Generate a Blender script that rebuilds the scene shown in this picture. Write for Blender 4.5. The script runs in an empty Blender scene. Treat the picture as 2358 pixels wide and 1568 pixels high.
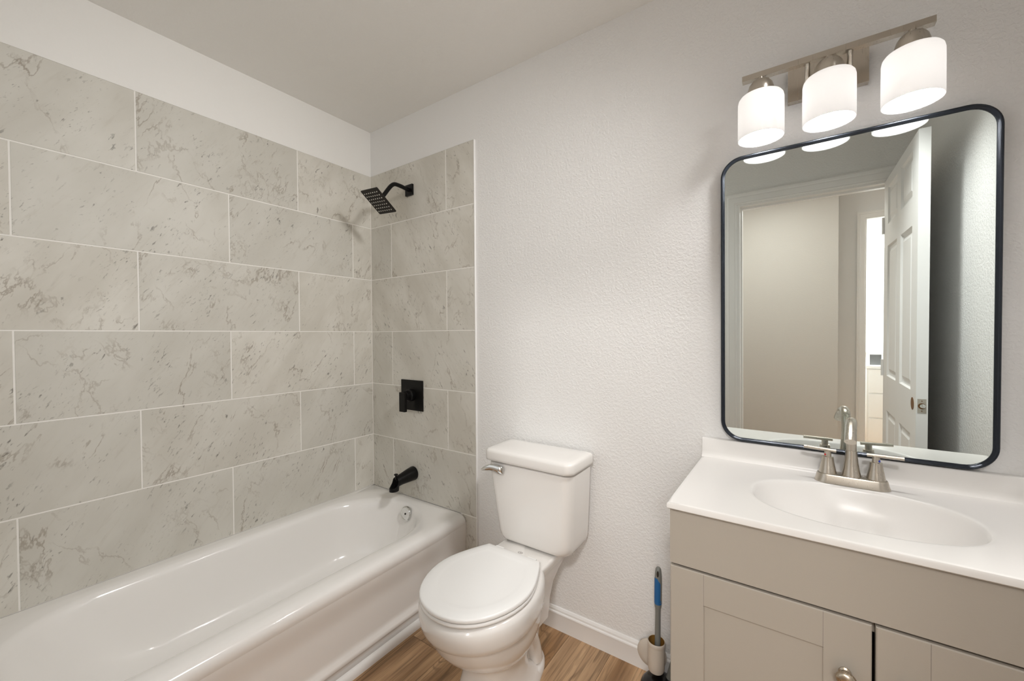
import bpy, bmesh, math, random
from mathutils import Vector, Matrix
random.seed(7)
PI = math.pi
SC = bpy.context.scene
COL = SC.collection
# ------------------------------------------------------------------ camera
cam_d = bpy.data.cameras.new('camera')
cam_d.sensor_fit = 'HORIZONTAL'; cam_d.sensor_width = 36.0
cam_d.lens = 936.597 / 2358.0 * 36.0
cam_d.clip_start = 0.01
cam = bpy.data.objects.new('camera', cam_d); COL.objects.link(cam)
Fw = Vector((-0.5726946, 0.81966094, -0.01329817)); Rt = Vector((0.81976653, 0.57265587, -0.0069345))
Up = Vector((-0.00193134, 0.01487274, 0.99988753)); CP = Vector((2.07083, -1.51229, 1.24715))
cam.matrix_world = Matrix(((Rt.x, Up.x, -Fw.x, CP.x), (Rt.y, Up.y, -Fw.y, CP.y), (Rt.z, Up.z, -Fw.z, CP.z), (0, 0, 0, 1)))
SC.camera = cam
# ------------------------------------------------------------------ world, exposure
w = bpy.data.worlds.new('world'); SC.world = w; w.use_nodes = True
w.node_tree.nodes['Background'].inputs[0].default_value = (1.0, 0.98, 0.95, 1)
w.node_tree.nodes['Background'].inputs[1].default_value = 0.3
SC.view_settings.view_transform = 'Standard'; SC.view_settings.look = 'None'
SC.view_settings.gamma = 1.0; SC.view_settings.use_curve_mapping = False
SC.view_settings.exposure = 0.07
SC.cycles.max_bounces = 14; SC.cycles.diffuse_bounces = 8; SC.cycles.glossy_bounces = 6
SC.cycles.caustics_reflective = False; SC.cycles.caustics_refractive = False
SC.cycles.sample_clamp_indirect = 6.0
# ------------------------------------------------------------------ hall lamp, then unseen fill lights added in hall, bedroom and bathroom
def area(name, loc, target, size, power, color, shape='DISK', size_y=None):
    l = bpy.data.lights.new(name, 'AREA'); l.shape = shape; l.size = size
    if size_y: l.size_y = size_y
    l.energy = power; l.color = color
    o = bpy.data.objects.new(name, l); COL.objects.link(o); o.location = loc
    o.rotation_euler = (Vector(target) - Vector(loc)).to_track_quat('-Z', 'Y').to_euler()
    return o
area('hall_lamp_light', (2.34, -2.62, 2.41), (1.35, -0.1, 0.45), 0.22, 5.0, (1.0, 0.985, 0.97)).data.spread = math.radians(75)
area('hall_wall_fill', (1.85, -2.20, 2.42), (1.85, -2.20, 0), 0.25, 11.0, (1.0, 0.955, 0.90))  # second hall light, added to brighten the wall facing the doorway
area('bedroom_fill', (3.0, -4.0, 2.37), (3.0, -4.0, 0), 0.5, 52, (1.0, 0.995, 0.985))  # unseen light added to whiten the far room and fill the bathroom
def spot(name, loc, target, power, color, cone, blend, rad):
    l = bpy.data.lights.new(name, 'SPOT'); l.energy = power; l.color = color
    l.spot_size = math.radians(cone); l.spot_blend = blend; l.shadow_soft_size = rad
    o = bpy.data.objects.new(name, l); COL.objects.link(o); o.location = loc
    o.rotation_euler = (Vector(target) - Vector(loc)).to_track_quat('-Z', 'Y').to_euler()
spot('tub_wall_fill', (2.42, -0.62, 2.40), (0.0, -0.85, 1.05), 118, (1.0, 0.982, 0.96), 95, 1.0, 0.15)  # unseen spot added to lift the left wall and the tub

spot('right_wall_fill', (2.12, -0.42, 2.41), (2.615, -0.92, 1.15), 80, (1.0, 0.985, 0.96), 58, 1.0, 0.08)  # unseen spot added to brighten the wall behind the open door

# ------------------------------------------------------------------ material helpers
def newmat(name):
    m = bpy.data.materials.new(name); m.use_nodes = True
    nt = m.node_tree; b = nt.nodes['Principled BSDF']
    return m, nt, b
def setp(b, **k):
    for n, v in k.items(): b.inputs[n].default_value = v
def nd(nt, t, **k):
    n = nt.nodes.new(t)
    for a, v in k.items():
        if a in n.inputs.keys(): n.inputs[a].default_value = v
        else: setattr(n, a, v)
    return n
def lk(nt, a, b): nt.links.new(a, b)
def math_n(nt, op, a, b=None, c=None):
    n = nt.nodes.new('ShaderNodeMath'); n.operation = op
    for i, v in enumerate((a, b, c)):
        if v is None: continue
        if hasattr(v, 'is_linked'): nt.links.new(v, n.inputs[i])
        else: n.inputs[i].default_value = v
    return n.outputs[0]
def smooth_n(nt, v, lo, hi):
    n = nt.nodes.new('ShaderNodeMapRange'); n.interpolation_type = 'SMOOTHSTEP'
    n.inputs['From Min'].default_value = lo; n.inputs['From Max'].default_value = hi
    nt.links.new(v, n.inputs['Value']); return n.outputs['Result']
def mixc(nt, fac, a, b):
    n = nt.nodes.new('ShaderNodeMix'); n.data_type = 'RGBA'
    for s, v in ((0, fac), (6, a), (7, b)):
        if hasattr(v, 'is_linked'): nt.links.new(v, n.inputs[s])
        else: n.inputs[s].default_value = v if s == 0 else (*v, 1)
    return n.outputs[2]
def simple(name, col, rough=0.5, metal=0.0, coat=0.0, noise=0.0, nscale=40.0, bump=0.0, bscale=200.0, spec=0.5):
    """plain finish with faint procedural mottling so no surface is perfectly uniform"""
    m, nt, b = newmat(name)
    setp(b, Roughness=rough, Metallic=metal)
    b.inputs['Coat Weight'].default_value = coat; b.inputs['Coat Roughness'].default_value = 0.05
    b.inputs['Specular IOR Level'].default_value = spec
    tc = nd(nt, 'ShaderNodeTexCoord'); nz = nd(nt, 'ShaderNodeTexNoise'); nz.inputs['Scale'].default_value = nscale
    nz.inputs['Detail'].default_value = 3
    lk(nt, tc.outputs['Object'], nz.inputs['Vector'])
    lo = tuple(max(0, c * (1 - noise)) for c in col); hi = tuple(min(1, c * (1 + noise)) for c in col)
    lk(nt, mixc(nt, nz.outputs[0], lo, hi), b.inputs['Base Color'])
    if bump:
        n2 = nd(nt, 'ShaderNodeTexNoise'); n2.inputs['Scale'].default_value = bscale; n2.inputs['Detail'].default_value = 2
        lk(nt, tc.outputs['Object'], n2.inputs['Vector'])
        bp = nd(nt, 'ShaderNodeBump'); bp.inputs['Strength'].default_value = bump; bp.inputs['Distance'].default_value = 0.002
        lk(nt, n2.outputs[0], bp.inputs['Height']); lk(nt, bp.outputs[0], b.inputs['Normal'])
    return m
def paint_mat(name, col, tex=0.5, scale=90.0, xsplit=None, rough=0.55):
    """painted drywall with an orange-peel texture; xsplit: smooth left of that x"""
    m, nt, b = newmat(name); setp(b, Roughness=rough)
    geo = nd(nt, 'ShaderNodeNewGeometry')
    n1 = nd(nt, 'ShaderNodeTexNoise'); n1.inputs['Scale'].default_value = scale; n1.inputs['Detail'].default_value = 2.5
    n1.inputs['Distortion'].default_value = 0.6
    lk(nt, geo.outputs['Position'], n1.inputs['Vector'])
    n2 = nd(nt, 'ShaderNodeTexNoise'); n2.inputs['Scale'].default_value = 5.0
    lk(nt, geo.outputs['Position'], n2.inputs['Vector'])
    h = smooth_n(nt, n1.outputs[0], 0.36, 0.68)
    if xsplit is not None:
        sx = nd(nt, 'ShaderNodeSeparateXYZ'); lk(nt, geo.outputs['Position'], sx.inputs[0])
        k = smooth_n(nt, sx.outputs[0], xsplit - 0.012, xsplit + 0.012)
        h = math_n(nt, 'MULTIPLY', h, math_n(nt, 'MULTIPLY_ADD', k, 0.8, 0.2))
    bp = nd(nt, 'ShaderNodeBump'); bp.inputs['Strength'].default_value = tex; bp.inputs['Distance'].default_value = 0.0022
    lk(nt, h, bp.inputs['Height']); lk(nt, bp.outputs[0], b.inputs['Normal'])
    lk(nt, mixc(nt, n2.outputs[0], tuple(c * 0.985 for c in col), tuple(min(1, c * 1.01) for c in col)), b.inputs['Base Color'])
    return m

WALLC = (0.80, 0.795, 0.785)
M_wall = paint_mat('wall_paint', WALLC, 0.36, 105.0)
M_wallb = paint_mat('wall_paint_split', WALLC, 0.36, 105.0, xsplit=0.825)
M_walls = paint_mat('wall_paint_smooth', (0.83, 0.82, 0.795), 0.08, 80.0)
M_hall = paint_mat('hall_paint', (0.66, 0.635, 0.60), 0.08, 80.0)
M_hallgrey = paint_mat('hall_grey_paint', (0.80, 0.80, 0.80), 0.08, 80.0)
M_ceil = paint_mat('ceiling_paint', (0.80, 0.785, 0.755), 0.22, 95.0)
M_trim = simple('trim_paint', (0.85, 0.845, 0.835), 0.35, noise=0.01, nscale=12)
M_doorp = simple('door_paint', (0.82, 0.815, 0.81), 0.32, noise=0.02, nscale=9)

def marble_mat():
    m, nt, b = newmat('marble_tile'); setp(b, Roughness=0.45)
    b.inputs['Specular IOR Level'].default_value = 0.25
    uv = nd(nt, 'ShaderNodeUVMap'); uv.uv_map = 'UVMap'
    # slow colour clouds
    def noise(vec, scale, detail=4, dist=0.0, rough=0.55):
        n = nd(nt, 'ShaderNodeTexNoise'); n.inputs['Scale'].default_value = scale; n.inputs['Detail'].default_value = detail
        n.inputs['Distortion'].default_value = dist; n.inputs['Roughness'].default_value = rough
        lk(nt, vec, n.inputs['Vector']); return n.outputs[0]
    def mapping(rot, sx, sy, off=(0, 0, 0)):
        a = nd(nt, 'ShaderNodeMapping'); a.inputs['Rotation'].default_value = (0, 0, math.radians(rot))
        a.inputs['Location'].default_value = off
        lk(nt, uv.outputs[0], a.inputs['Vector'])
        c = nd(nt, 'ShaderNodeMapping'); c.inputs['Scale'].default_value = (sx, sy, 1)
        lk(nt, a.outputs[0], c.inputs['Vector']); return c.outputs[0]
    cloud = noise(mapping(-32, 5.0, 2.2), 1.0, 4)
    base = mixc(nt, smooth_n(nt, cloud, 0.32, 0.68), (0.575, 0.550, 0.490), (0.690, 0.670, 0.615))
    # tone differs a little from tile to tile (the shifted UVs land on different parts of a slow noise)
    tone = noise(mapping(0, 0.21, 0.21, (2.2, 3.3, 0)), 1.0, 0)
    base = mixc(nt, math_n(nt, 'MULTIPLY', smooth_n(nt, tone, 0.42, 0.62), 0.45), base, (0.535, 0.525, 0.480))
    # fine diagonal streaking
    st = noise(mapping(-35, 60, 9), 1.0, 4, 0.2)
    base = mixc(nt, math_n(nt, 'MULTIPLY', smooth_n(nt, st, 0.54, 0.78), 0.32), base, (0.47, 0.435, 0.375))
    # long thin broken brownish veins
    for rot, sx, sy, off, k in ((-24, 2.6, 0.9, (3.1, 1.7, 0), 0.62), (18, 2.2, 1.1, (8.4, 5.2, 0), 0.40)):
        v1 = noise(mapping(rot, sx, sy, off), 1.0, 7, 0.25, 0.62)
        ridge = math_n(nt, 'ABSOLUTE', math_n(nt, 'SUBTRACT', v1, 0.5))
        line = math_n(nt, 'SUBTRACT', 1.0, smooth_n(nt, ridge, 0.0, 0.009))
        gate = smooth_n(nt, noise(mapping(0, 7, 7, off), 1.0, 4), 0.44, 0.62)
        base = mixc(nt, math_n(nt, 'MULTIPLY', math_n(nt, 'MULTIPLY', line, gate), k), base, (0.27, 0.225, 0.175))
    # dark grey flecks, clustered, elongated along the diagonal
    for rot, fx, fy, lo, off, k in ((-33, 95, 30, 0.585, (1.3, 7.2, 0), 0.80), (-20, 48, 20, 0.640, (6.3, 3.2, 0), 0.85), (-42, 170, 45, 0.60, (2.3, 9.9, 0), 0.55)):
        fl = noise(mapping(rot, fx, fy, off), 1.0, 3, 0.35, 0.6)
        cl = noise(mapping(-30, 8.5, 4.5, off), 1.0, 3)
        f2 = math_n(nt, 'MULTIPLY', smooth_n(nt, fl, lo, lo + 0.11), smooth_n(nt, cl, 0.47, 0.64))
        base = mixc(nt, math_n(nt, 'MULTIPLY', f2, k), base, (0.15, 0.138, 0.118))
    lk(nt, base, b.inputs['Base Color'])
    return m
M_tile = marble_mat()
M_grout = simple('grout', (0.83, 0.81, 0.77), 0.8, noise=0.03, nscale=60)

def wood_mat():
    m, nt, b = newmat('vinyl_plank'); setp(b, Roughness=0.38)
    b.inputs['Specular IOR Level'].default_value = 0.4
    uv = nd(nt, 'ShaderNodeUVMap'); uv.uv_map = 'UVMap'
    def noise(vec, scale, detail=4, dist=0.0, rough=0.55):
        n = nd(nt, 'ShaderNodeTexNoise'); n.inputs['Scale'].default_value = scale; n.inputs['Detail'].default_value = detail
        n.inputs['Distortion'].default_value = dist; n.inputs['Roughness'].default_value = rough
        lk(nt, vec, n.inputs['Vector']); return n.outputs[0]
    def mp(sx, sy, off=(0, 0, 0)):
        c = nd(nt, 'ShaderNodeMapping'); c.inputs['Scale'].default_value = (sx, sy, 1); c.inputs['Location'].default_value = off
        lk(nt, uv.outputs[0], c.inputs['Vector']); return c.outputs[0]
    # plank-to-plank tone is the noise at very low frequency in the shifted UVs
    tone = noise(mp(0.9, 0.35), 1.0, 1)
    grain_w = noise(mp(9, 1.3), 1.0, 3, 0.4)
    # knots: sparse voronoi cells bend the grain lines into rings
    vo = nd(nt, 'ShaderNodeTexVoronoi'); vo.inputs['Scale'].default_value = 1.0; lk(nt, mp(6.5, 3.0), vo.inputs['Vector'])
    kn = math_n(nt, 'SUBTRACT', 1.0, smooth_n(nt, vo.outputs['Distance'], 0.0, 0.34))
    sx = nd(nt, 'ShaderNodeSeparateXYZ'); lk(nt, uv.outputs[0], sx.inputs[0])
    ph = math_n(nt, 'ADD', math_n(nt, 'MULTIPLY', sx.outputs[0], 150.0), math_n(nt, 'MULTIPLY', grain_w, 34.0))
    ph = math_n(nt, 'ADD', ph, math_n(nt, 'MULTIPLY', kn, 16.0))
    rings = math_n(nt, 'MULTIPLY_ADD', math_n(nt, 'SINE', ph), 0.5, 0.5)
    fine = noise(mp(150, 5), 1.0, 3)
    broad = noise(mp(13, 0.9, (4, 2, 0)), 1.0, 4, 0.2)
    base = mixc(nt, smooth_n(nt, broad, 0.30, 0.72), (0.27, 0.145, 0.063), (0.76, 0.50, 0.285))
    base = mixc(nt, math_n(nt, 'MULTIPLY', smooth_n(nt, tone, 0.40, 0.62), 0.5), base, (0.42, 0.285, 0.175))
    base = mixc(nt, math_n(nt, 'MULTIPLY', smooth_n(nt, rings, 0.62, 1.0), math_n(nt, 'MULTIPLY', smooth_n(nt, grain_w, 0.40, 0.64), 0.48)), base, (0.085, 0.050, 0.026))
    base = mixc(nt, math_n(nt, 'MULTIPLY', smooth_n(nt, fine, 0.46, 0.72), 0.50), base, (0.105, 0.064, 0.034))
    core = math_n(nt, 'SUBTRACT', 1.0, smooth_n(nt, vo.outputs['Distance'], 0.02, 0.10))
    base = mixc(nt, math_n(nt, 'MULTIPLY', core, 0.6), base, (0.07, 0.04, 0.022))
    lk(nt, base, b.inputs['Base Color'])
    bp = nd(nt, 'ShaderNodeBump'); bp.inputs['Strength'].default_value = 0.12; bp.inputs['Distance'].default_value = 0.001
    lk(nt, fine, bp.inputs['Height']); lk(nt, bp.outputs[0], b.inputs['Normal'])
    return m
M_wood = wood_mat()
M_woodgap = simple('plank_gap', (0.07, 0.045, 0.025), 0.7, noise=0.1)
M_tub = simple('tub_enamel', (0.845, 0.83, 0.81), 0.14, coat=0.35, noise=0.006, nscale=6)
M_china = simple('toilet_china', (0.775, 0.755, 0.73), 0.12, coat=0.4, noise=0.006, nscale=6)
M_seat = simple('seat_plastic', (0.81, 0.808, 0.797), 0.22, noise=0.005, nscale=8)
M_top = simple('cultured_marble', (0.775, 0.758, 0.735), 0.24, spec=0.35, coat=0.0, noise=0.006, nscale=7)
M_cab = simple('cabinet_paint', (0.405, 0.367, 0.315), 0.34, noise=0.012, nscale=5, bump=0.05, bscale=350)
M_cabin = simple('cabinet_inside', (0.05, 0.045, 0.04), 0.8, noise=0.05)
def brushed(name, col, rough=0.30):
    m, nt, b = newmat(name); setp(b, Metallic=1.0)
    geo = nd(nt, 'ShaderNodeTexCoord'); mp = nd(nt, 'ShaderNodeMapping'); mp.inputs['Scale'].default_value = (300, 300, 12)
    lk(nt, geo.outputs['Object'], mp.inputs['Vector'])
    nz = nd(nt, 'ShaderNodeTexNoise'); nz.inputs['Scale'].default_value = 1.0; nz.inputs['Detail'].default_value = 2
    lk(nt, mp.outputs[0], nz.inputs['Vector'])
    lk(nt, math_n(nt, 'MULTIPLY_ADD', nz.outputs[0], 0.04, rough - 0.02), b.inputs['Roughness'])
    lk(nt, mixc(nt, nz.outputs[0], tuple(c * 0.985 for c in col), tuple(min(1, c * 1.015) for c in col)), b.inputs['Base Color'])
    return m
M_nickel = brushed('brushed_nickel', (0.55, 0.505, 0.44), 0.28)
M_knob = brushed('aged_nickel', (0.50, 0.43, 0.34), 0.27)
M_chrome = simple('chrome', (0.74, 0.75, 0.74), 0.10, metal=1.0, noise=0.01)
M_black = simple('matte_black', (0.0045, 0.0042, 0.0040), 0.34, noise=0.1, spec=0.22)
M_blackface = simple('black_face', (0.014, 0.0115, 0.009), 0.42, noise=0.15, nscale=120, spec=0.18)
M_frame = simple('gunmetal_frame', (0.022, 0.027, 0.036), 0.20, metal=0.55, noise=0.02, nscale=8)
M_nozzle = simple('pale_rubber', (0.62, 0.60, 0.55), 0.5, noise=0.03)
M_red = simple('red_dot', (0.55, 0.03, 0.03), 0.4, noise=0.02)
M_blue = simple('blue_dot', (0.02, 0.06, 0.55), 0.4, noise=0.02)
M_grip = simple('blue_grip', (0.014, 0.122, 0.330), 0.45, noise=0.03, bump=0.1, bscale=600)
M_grey = simple('grey_plastic', (0.205, 0.210, 0.195), 0.42, noise=0.03)
M_cream = simple('cream_plastic', (0.600, 0.545, 0.475), 0.45, noise=0.03, nscale=14)
M_amber = simple('stained_inside', (0.26, 0.13, 0.025), 0.5, noise=0.35, nscale=60)
M_rubber = simple('black_rubber', (0.004, 0.004, 0.004), 0.22, noise=0.1)
M_brass = simple('tarnished_steel', (0.52, 0.48, 0.42), 0.42, metal=0.5, noise=0.12, nscale=120)
M_rust = simple('rusty_hole', (0.17, 0.075, 0.022), 0.8, noise=0.5, nscale=150)
M_dark = simple('dark_gap', (0.03, 0.022, 0.016), 0.8, noise=0.1)
M_logo = simple('grey_print', (0.20, 0.18, 0.16), 0.5, noise=0.05)
M_white = simple('white_lacquer', (0.86, 0.86, 0.85), 0.3, noise=0.01)
M_greyp = simple('grey_picture', (0.17, 0.175, 0.18), 0.5, noise=0.08)
def mirror_mat():
    m, nt, b = newmat('mirror_silver'); setp(b, Metallic=1.0, Roughness=0.0)
    tc = nd(nt, 'ShaderNodeTexCoord'); nz = nd(nt, 'ShaderNodeTexNoise'); nz.inputs['Scale'].default_value = 3.0
    lk(nt, tc.outputs['Object'], nz.inputs['Vector'])
    lk(nt, mixc(nt, nz.outputs[0], (0.815, 0.872, 0.852), (0.83, 0.885, 0.865)), b.inputs['Base Color'])
    return m
M_mirror = mirror_mat()
def opal_mat():
    m, nt, b = newmat('opal_glass')
    out = nt.nodes['Material Output']
    d = nd(nt, 'ShaderNodeBsdfDiffuse'); d.inputs[0].default_value = (0.88, 0.87, 0.86, 1)
    t = nd(nt, 'ShaderNodeBsdfTranslucent')
    tc = nd(nt, 'ShaderNodeTexCoord'); nz = nd(nt, 'ShaderNodeTexNoise'); nz.inputs['Scale'].default_value = 9.0
    lk(nt, tc.outputs['Object'], nz.inputs['Vector'])
    lk(nt, mixc(nt, nz.outputs[0], (0.90, 0.89, 0.88), (0.93, 0.93, 0.93)), t.inputs[0])
    g = nd(nt, 'ShaderNodeBsdfGlossy'); g.inputs['Roughness'].default_value = 0.2
    mx = nd(nt, 'ShaderNodeMixShader'); mx.inputs[0].default_value = 0.20
    lk(nt, d.outputs[0], mx.inputs[1]); lk(nt, t.outputs[0], mx.inputs[2])
    m2 = nd(nt, 'ShaderNodeMixShader'); m2.inputs[0].default_value = 0.04
    lk(nt, mx.outputs[0], m2.inputs[1]); lk(nt, g.outputs[0], m2.inputs[2])
    # the lit glass itself glows
    e = nd(nt, 'ShaderNodeEmission'); e.inputs[0].default_value = (1.0, 0.985, 0.97, 1); e.inputs[1].default_value = 0.12
    ad = nd(nt, 'ShaderNodeAddShader'); lk(nt, m2.outputs[0], ad.inputs[0]); lk(nt, e.outputs[0], ad.inputs[1])
    lk(nt, ad.outputs[0], out.inputs[0]); nt.nodes.remove(b)
    return m
M_opal = opal_mat()
def emis(name, col, st):
    m, nt, b = newmat(name); out = nt.nodes['Material Output']
    e = nd(nt, 'ShaderNodeEmission'); e.inputs[0].default_value = (*col, 1); e.inputs[1].default_value = st
    lk(nt, e.outputs[0], out.inputs[0]); nt.nodes.remove(b); return m
M_bulb = emis('lit_bulb', (1.0, 0.985, 0.97), 140.0)
M_fill = emis('fill_panel_glow', (1.0, 0.995, 0.98), 0.80)  # glow of the added fill panel on the door wall
M_sky = emis('bright_window', (1.0, 1.0, 0.99), 2.5)

# ------------------------------------------------------------------ mesh helpers
def tag(o, label=None, cat=None, group=None, kind=None):
    if label: o['label'] = label
    if cat: o['category'] = cat
    if group: o['group'] = group
    if kind: o['kind'] = kind
    return o
def empty(name, loc):
    o = bpy.data.objects.new(name, None); COL.objects.link(o); o.location = loc
    o.empty_display_size = 0.05
    return o
def wpos(o):
    p = Vector((0, 0, 0))
    while o is not None:
        p = p + o.location; o = o.parent
    return p
def build(name, bm, mats, parent=None, smooth=40, bevel=0.0, seg=2, origin=None, recalc=True):
    """bm in world coordinates -> one mesh object, its origin at its own middle"""
    if bevel > 0:
        es = [e for e in bm.edges if len(e.link_faces) == 2 and e.calc_face_angle(0) > math.radians(30)]
        bmesh.ops.bevel(bm, geom=es, offset=bevel, segments=seg, profile=0.5, affect='EDGES', clamp_overlap=True)
    if recalc: bmesh.ops.recalc_face_normals(bm, faces=bm.faces)
    if origin is None:
        xs = [v.co for v in bm.verts]
        lo = Vector((min(c.x for c in xs), min(c.y for c in xs), min(c.z for c in xs)))
        hi = Vector((max(c.x for c in xs), max(c.y for c in xs), max(c.z for c in xs)))
        origin = (lo + hi) / 2
    origin = Vector(origin)
    bmesh.ops.translate(bm, verts=bm.verts, vec=-origin)
    me = bpy.data.meshes.new(name); bm.to_mesh(me); bm.free()
    for m in (mats if isinstance(mats, (list, tuple)) else [mats]): me.materials.append(m)
    if smooth:
        for p in me.polygons: p.use_smooth = True
        me.set_sharp_from_angle(angle=math.radians(smooth))
    o = bpy.data.objects.new(name, me); COL.objects.link(o)
    if parent is not None:
        o.parent = parent; o.location = origin - wpos(parent)
    else: o.location = origin
    return o
def box(bm, lo, hi, mi=0):
    x0, y0, z0 = lo; x1, y1, z1 = hi
    vs = [bm.verts.new(c) for c in ((x0, y0, z0), (x1, y0, z0), (x1, y1, z0), (x0, y1, z0), (x0, y0, z1), (x1, y0, z1), (x1, y1, z1), (x0, y1, z1))]
    fs = []
    for f in ((0, 3, 2, 1), (4, 5, 6, 7), (0, 1, 5, 4), (1, 2, 6, 5), (2, 3, 7, 6), (3, 0, 4, 7)):
        fc = bm.faces.new([vs[i] for i in f]); fc.material_index = mi; fs.append(fc)
    return fs
def loft(bm, rings, cap0=True, cap1=True, closed=True, mi=0):
    vr = [[bm.verts.new(p) for p in r] for r in rings]
    n = len(vr[0])
    for a, b in zip(vr, vr[1:]):
        for i in range(n if closed else n - 1):
            j = (i + 1) % n
            f = bm.faces.new((a[i], a[j], b[j], b[i])); f.material_index = mi
    if cap0: bm.faces.new(list(reversed(vr[0]))).material_index = mi
    if cap1: bm.faces.new(vr[-1]).material_index = mi
    return vr
def lathe(bm, prof, mat=None, n=32, cap0=True, cap1=True, mi=0):
    """prof: (r, h) pairs round local z, moved by mat"""
    mat = mat or Matrix.Identity(4)
    rings = [[mat @ Vector((max(r, 1e-4) * math.cos(2 * PI * i / n), max(r, 1e-4) * math.sin(2 * PI * i / n), h)) for i in range(n)] for r, h in prof]
    loft(bm, rings, cap0, cap1, mi=mi)
def frame_to(p, d):
    d = Vector(d).normalized()
    return Matrix.Translation(Vector(p)) @ d.to_track_quat('Z', 'Y').to_matrix().to_4x4()
def tube(bm, pts, rad, n=16, mi=0, flat=1.0, upv=None):
    """swept round (or flattened) bar; rad one number or one per point"""
    pts = [Vector(p) for p in pts]; k = len(pts)
    rad = rad if isinstance(rad, (list, tuple)) else [rad] * k
    t0 = (pts[1] - pts[0]).normalized()
    nrm = Vector(upv) if upv else (Vector((0, 0, 1)) if abs(t0.z) < 0.9 else Vector((1, 0, 0)))
    rings = []
    for i, p in enumerate(pts):
        t = (pts[min(i + 1, k - 1)] - pts[max(i - 1, 0)]).normalized()
        nrm = (nrm - t * nrm.dot(t)).normalized(); bn = t.cross(nrm)
        rings.append([p + (nrm * math.cos(2 * PI * j / n) * flat + bn * math.sin(2 * PI * j / n)) * rad[i] for j in range(n)])
    loft(bm, rings, mi=mi)
def rrect(x0, x1, y0, y1, r, z, k=8):
    """rounded rectangle ring; r one number or (r at +x+y, -x+y, -x-y, +x-y)"""
    r = r if isinstance(r, (list, tuple)) else (r,) * 4
    out = []
    for (cx, cy, a0, rr, sx, sy) in ((x1, y1, 0, r[0], -1, -1), (x0, y1, 90, r[1], 1, -1), (x0, y0, 180, r[2], 1, 1), (x1, y0, 270, r[3], -1, 1)):
        for i in range(k + 1):
            a = math.radians(a0 + 90 * i / k)
            out.append(Vector((cx + sx * rr + rr * math.cos(a), cy + sy * rr + rr * math.sin(a), z)))
    return out
def bez(p0, p1, p2, p3, n=12):
    p0, p1, p2, p3 = map(Vector, (p0, p1, p2, p3)); o = []
    for i in range(n + 1):
        t = i / n; s = 1 - t
        o.append(p0 * s ** 3 + p1 * 3 * s * s * t + p2 * 3 * s * t * t + p3 * t ** 3)
    return o
def sstep(a, b, x):
    t = min(1, max(0, (x - a) / (b - a))); return t * t * (3 - 2 * t)
def struct(name, bm, mats, label=None, cat=None, **k):
    o = build(name, bm, mats, **k); o['kind'] = 'structure'
    if label: o['label'] = label
    if cat: o['category'] = cat
    return o
BM = bmesh.new
# ------------------------------------------------------------------ the room
HC = 2.449; XR = 2.615; YD = -1.56; YO = YD - 0.115     # ceiling height, right wall, door wall (inner, hall side)
ZT = 0.3616; TH = 0.3039; TL = 0.6144; TZ = ZT + 6 * TH; TE = 0.8065
DX0, DX1, DZ = 1.752, 2.512, 2.052                      # door opening

def planks(name, x0, x1, y0, y1, z, label):
    bm = BM(); uvl = bm.loops.layers.uv.new('UVMap')
    for f in box(bm, (x0, y0, z - 0.05), (x1, y1, z - 0.0012), 1): pass
    pw, pl, g = 0.178, 1.22, 0.0007
    i0 = math.floor((x0 - 1.302) / pw); i1 = math.ceil((x1 - 1.302) / pw)
    for i in range(i0, i1):
        a = max(x0, 1.302 + i * pw); b = min(x1, 1.302 + (i + 1) * pw)
        if b - a < 0.004: continue
        off = (i * 0.437 % 1.0) * pl
        j = math.floor((y0 - off) / pl)
        while off + j * pl < y1:
            c = max(y0, off + j * pl); d = min(y1, off + (j + 1) * pl)
            if d - c > 0.01:
                ou, ov = random.uniform(0, 30), random.uniform(0, 30)
                vs = [bm.verts.new(q) for q in ((a + g, c + g, z), (b - g, c + g, z), (b - g, d - g, z), (a + g, d - g, z))]
                f = bm.faces.new(vs); f.material_index = 0
                for l in f.loops: l[uvl].uv = (l.vert.co.x - a + ou, l.vert.co.y - c + ov)
            j += 1
    return struct(name, bm, [M_wood, M_woodgap], label, 'floor', smooth=0, recalc=False)
planks('floor', -0.05, 4.1, -5.1, 0.05, 0.0, 'brown wood-look plank floor')

bm = BM(); box(bm, (-0.1, -5.1, HC), (4.1, 0.1, HC + 0.06)); struct('ceiling', bm, M_ceil, 'plain painted ceiling', 'ceiling', smooth=0)
bm = BM(); box(bm, (-0.1, YO, 0), (0, 0.1, HC)); w_left = struct('wall_left', bm, M_walls, 'tiled wall along the bathtub with a painted band on top', 'wall', smooth=0)
bm = BM(); box(bm, (0, 0, 0), (XR, 0.1, HC)); w_back = struct('wall_back', bm, M_wallb, 'painted wall behind the toilet and mirror, tiled at the tub end', 'wall', smooth=0)
bm = BM(); box(bm, (XR, YO, 0), (XR + 0.1, 0.1, HC)); struct('wall_right', bm, M_wall, 'painted wall beside the vanity, behind the open door', 'wall', smooth=0)
bm = BM()
box(bm, (0, YO, 0), (DX0, YD, HC)); box(bm, (DX1, YO, 0), (XR, YD, HC)); box(bm, (DX0, YO, DZ), (DX1, YD, HC))
struct('wall_front', bm, M_wall, 'painted wall around the doorway', 'wall', smooth=0)
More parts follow.
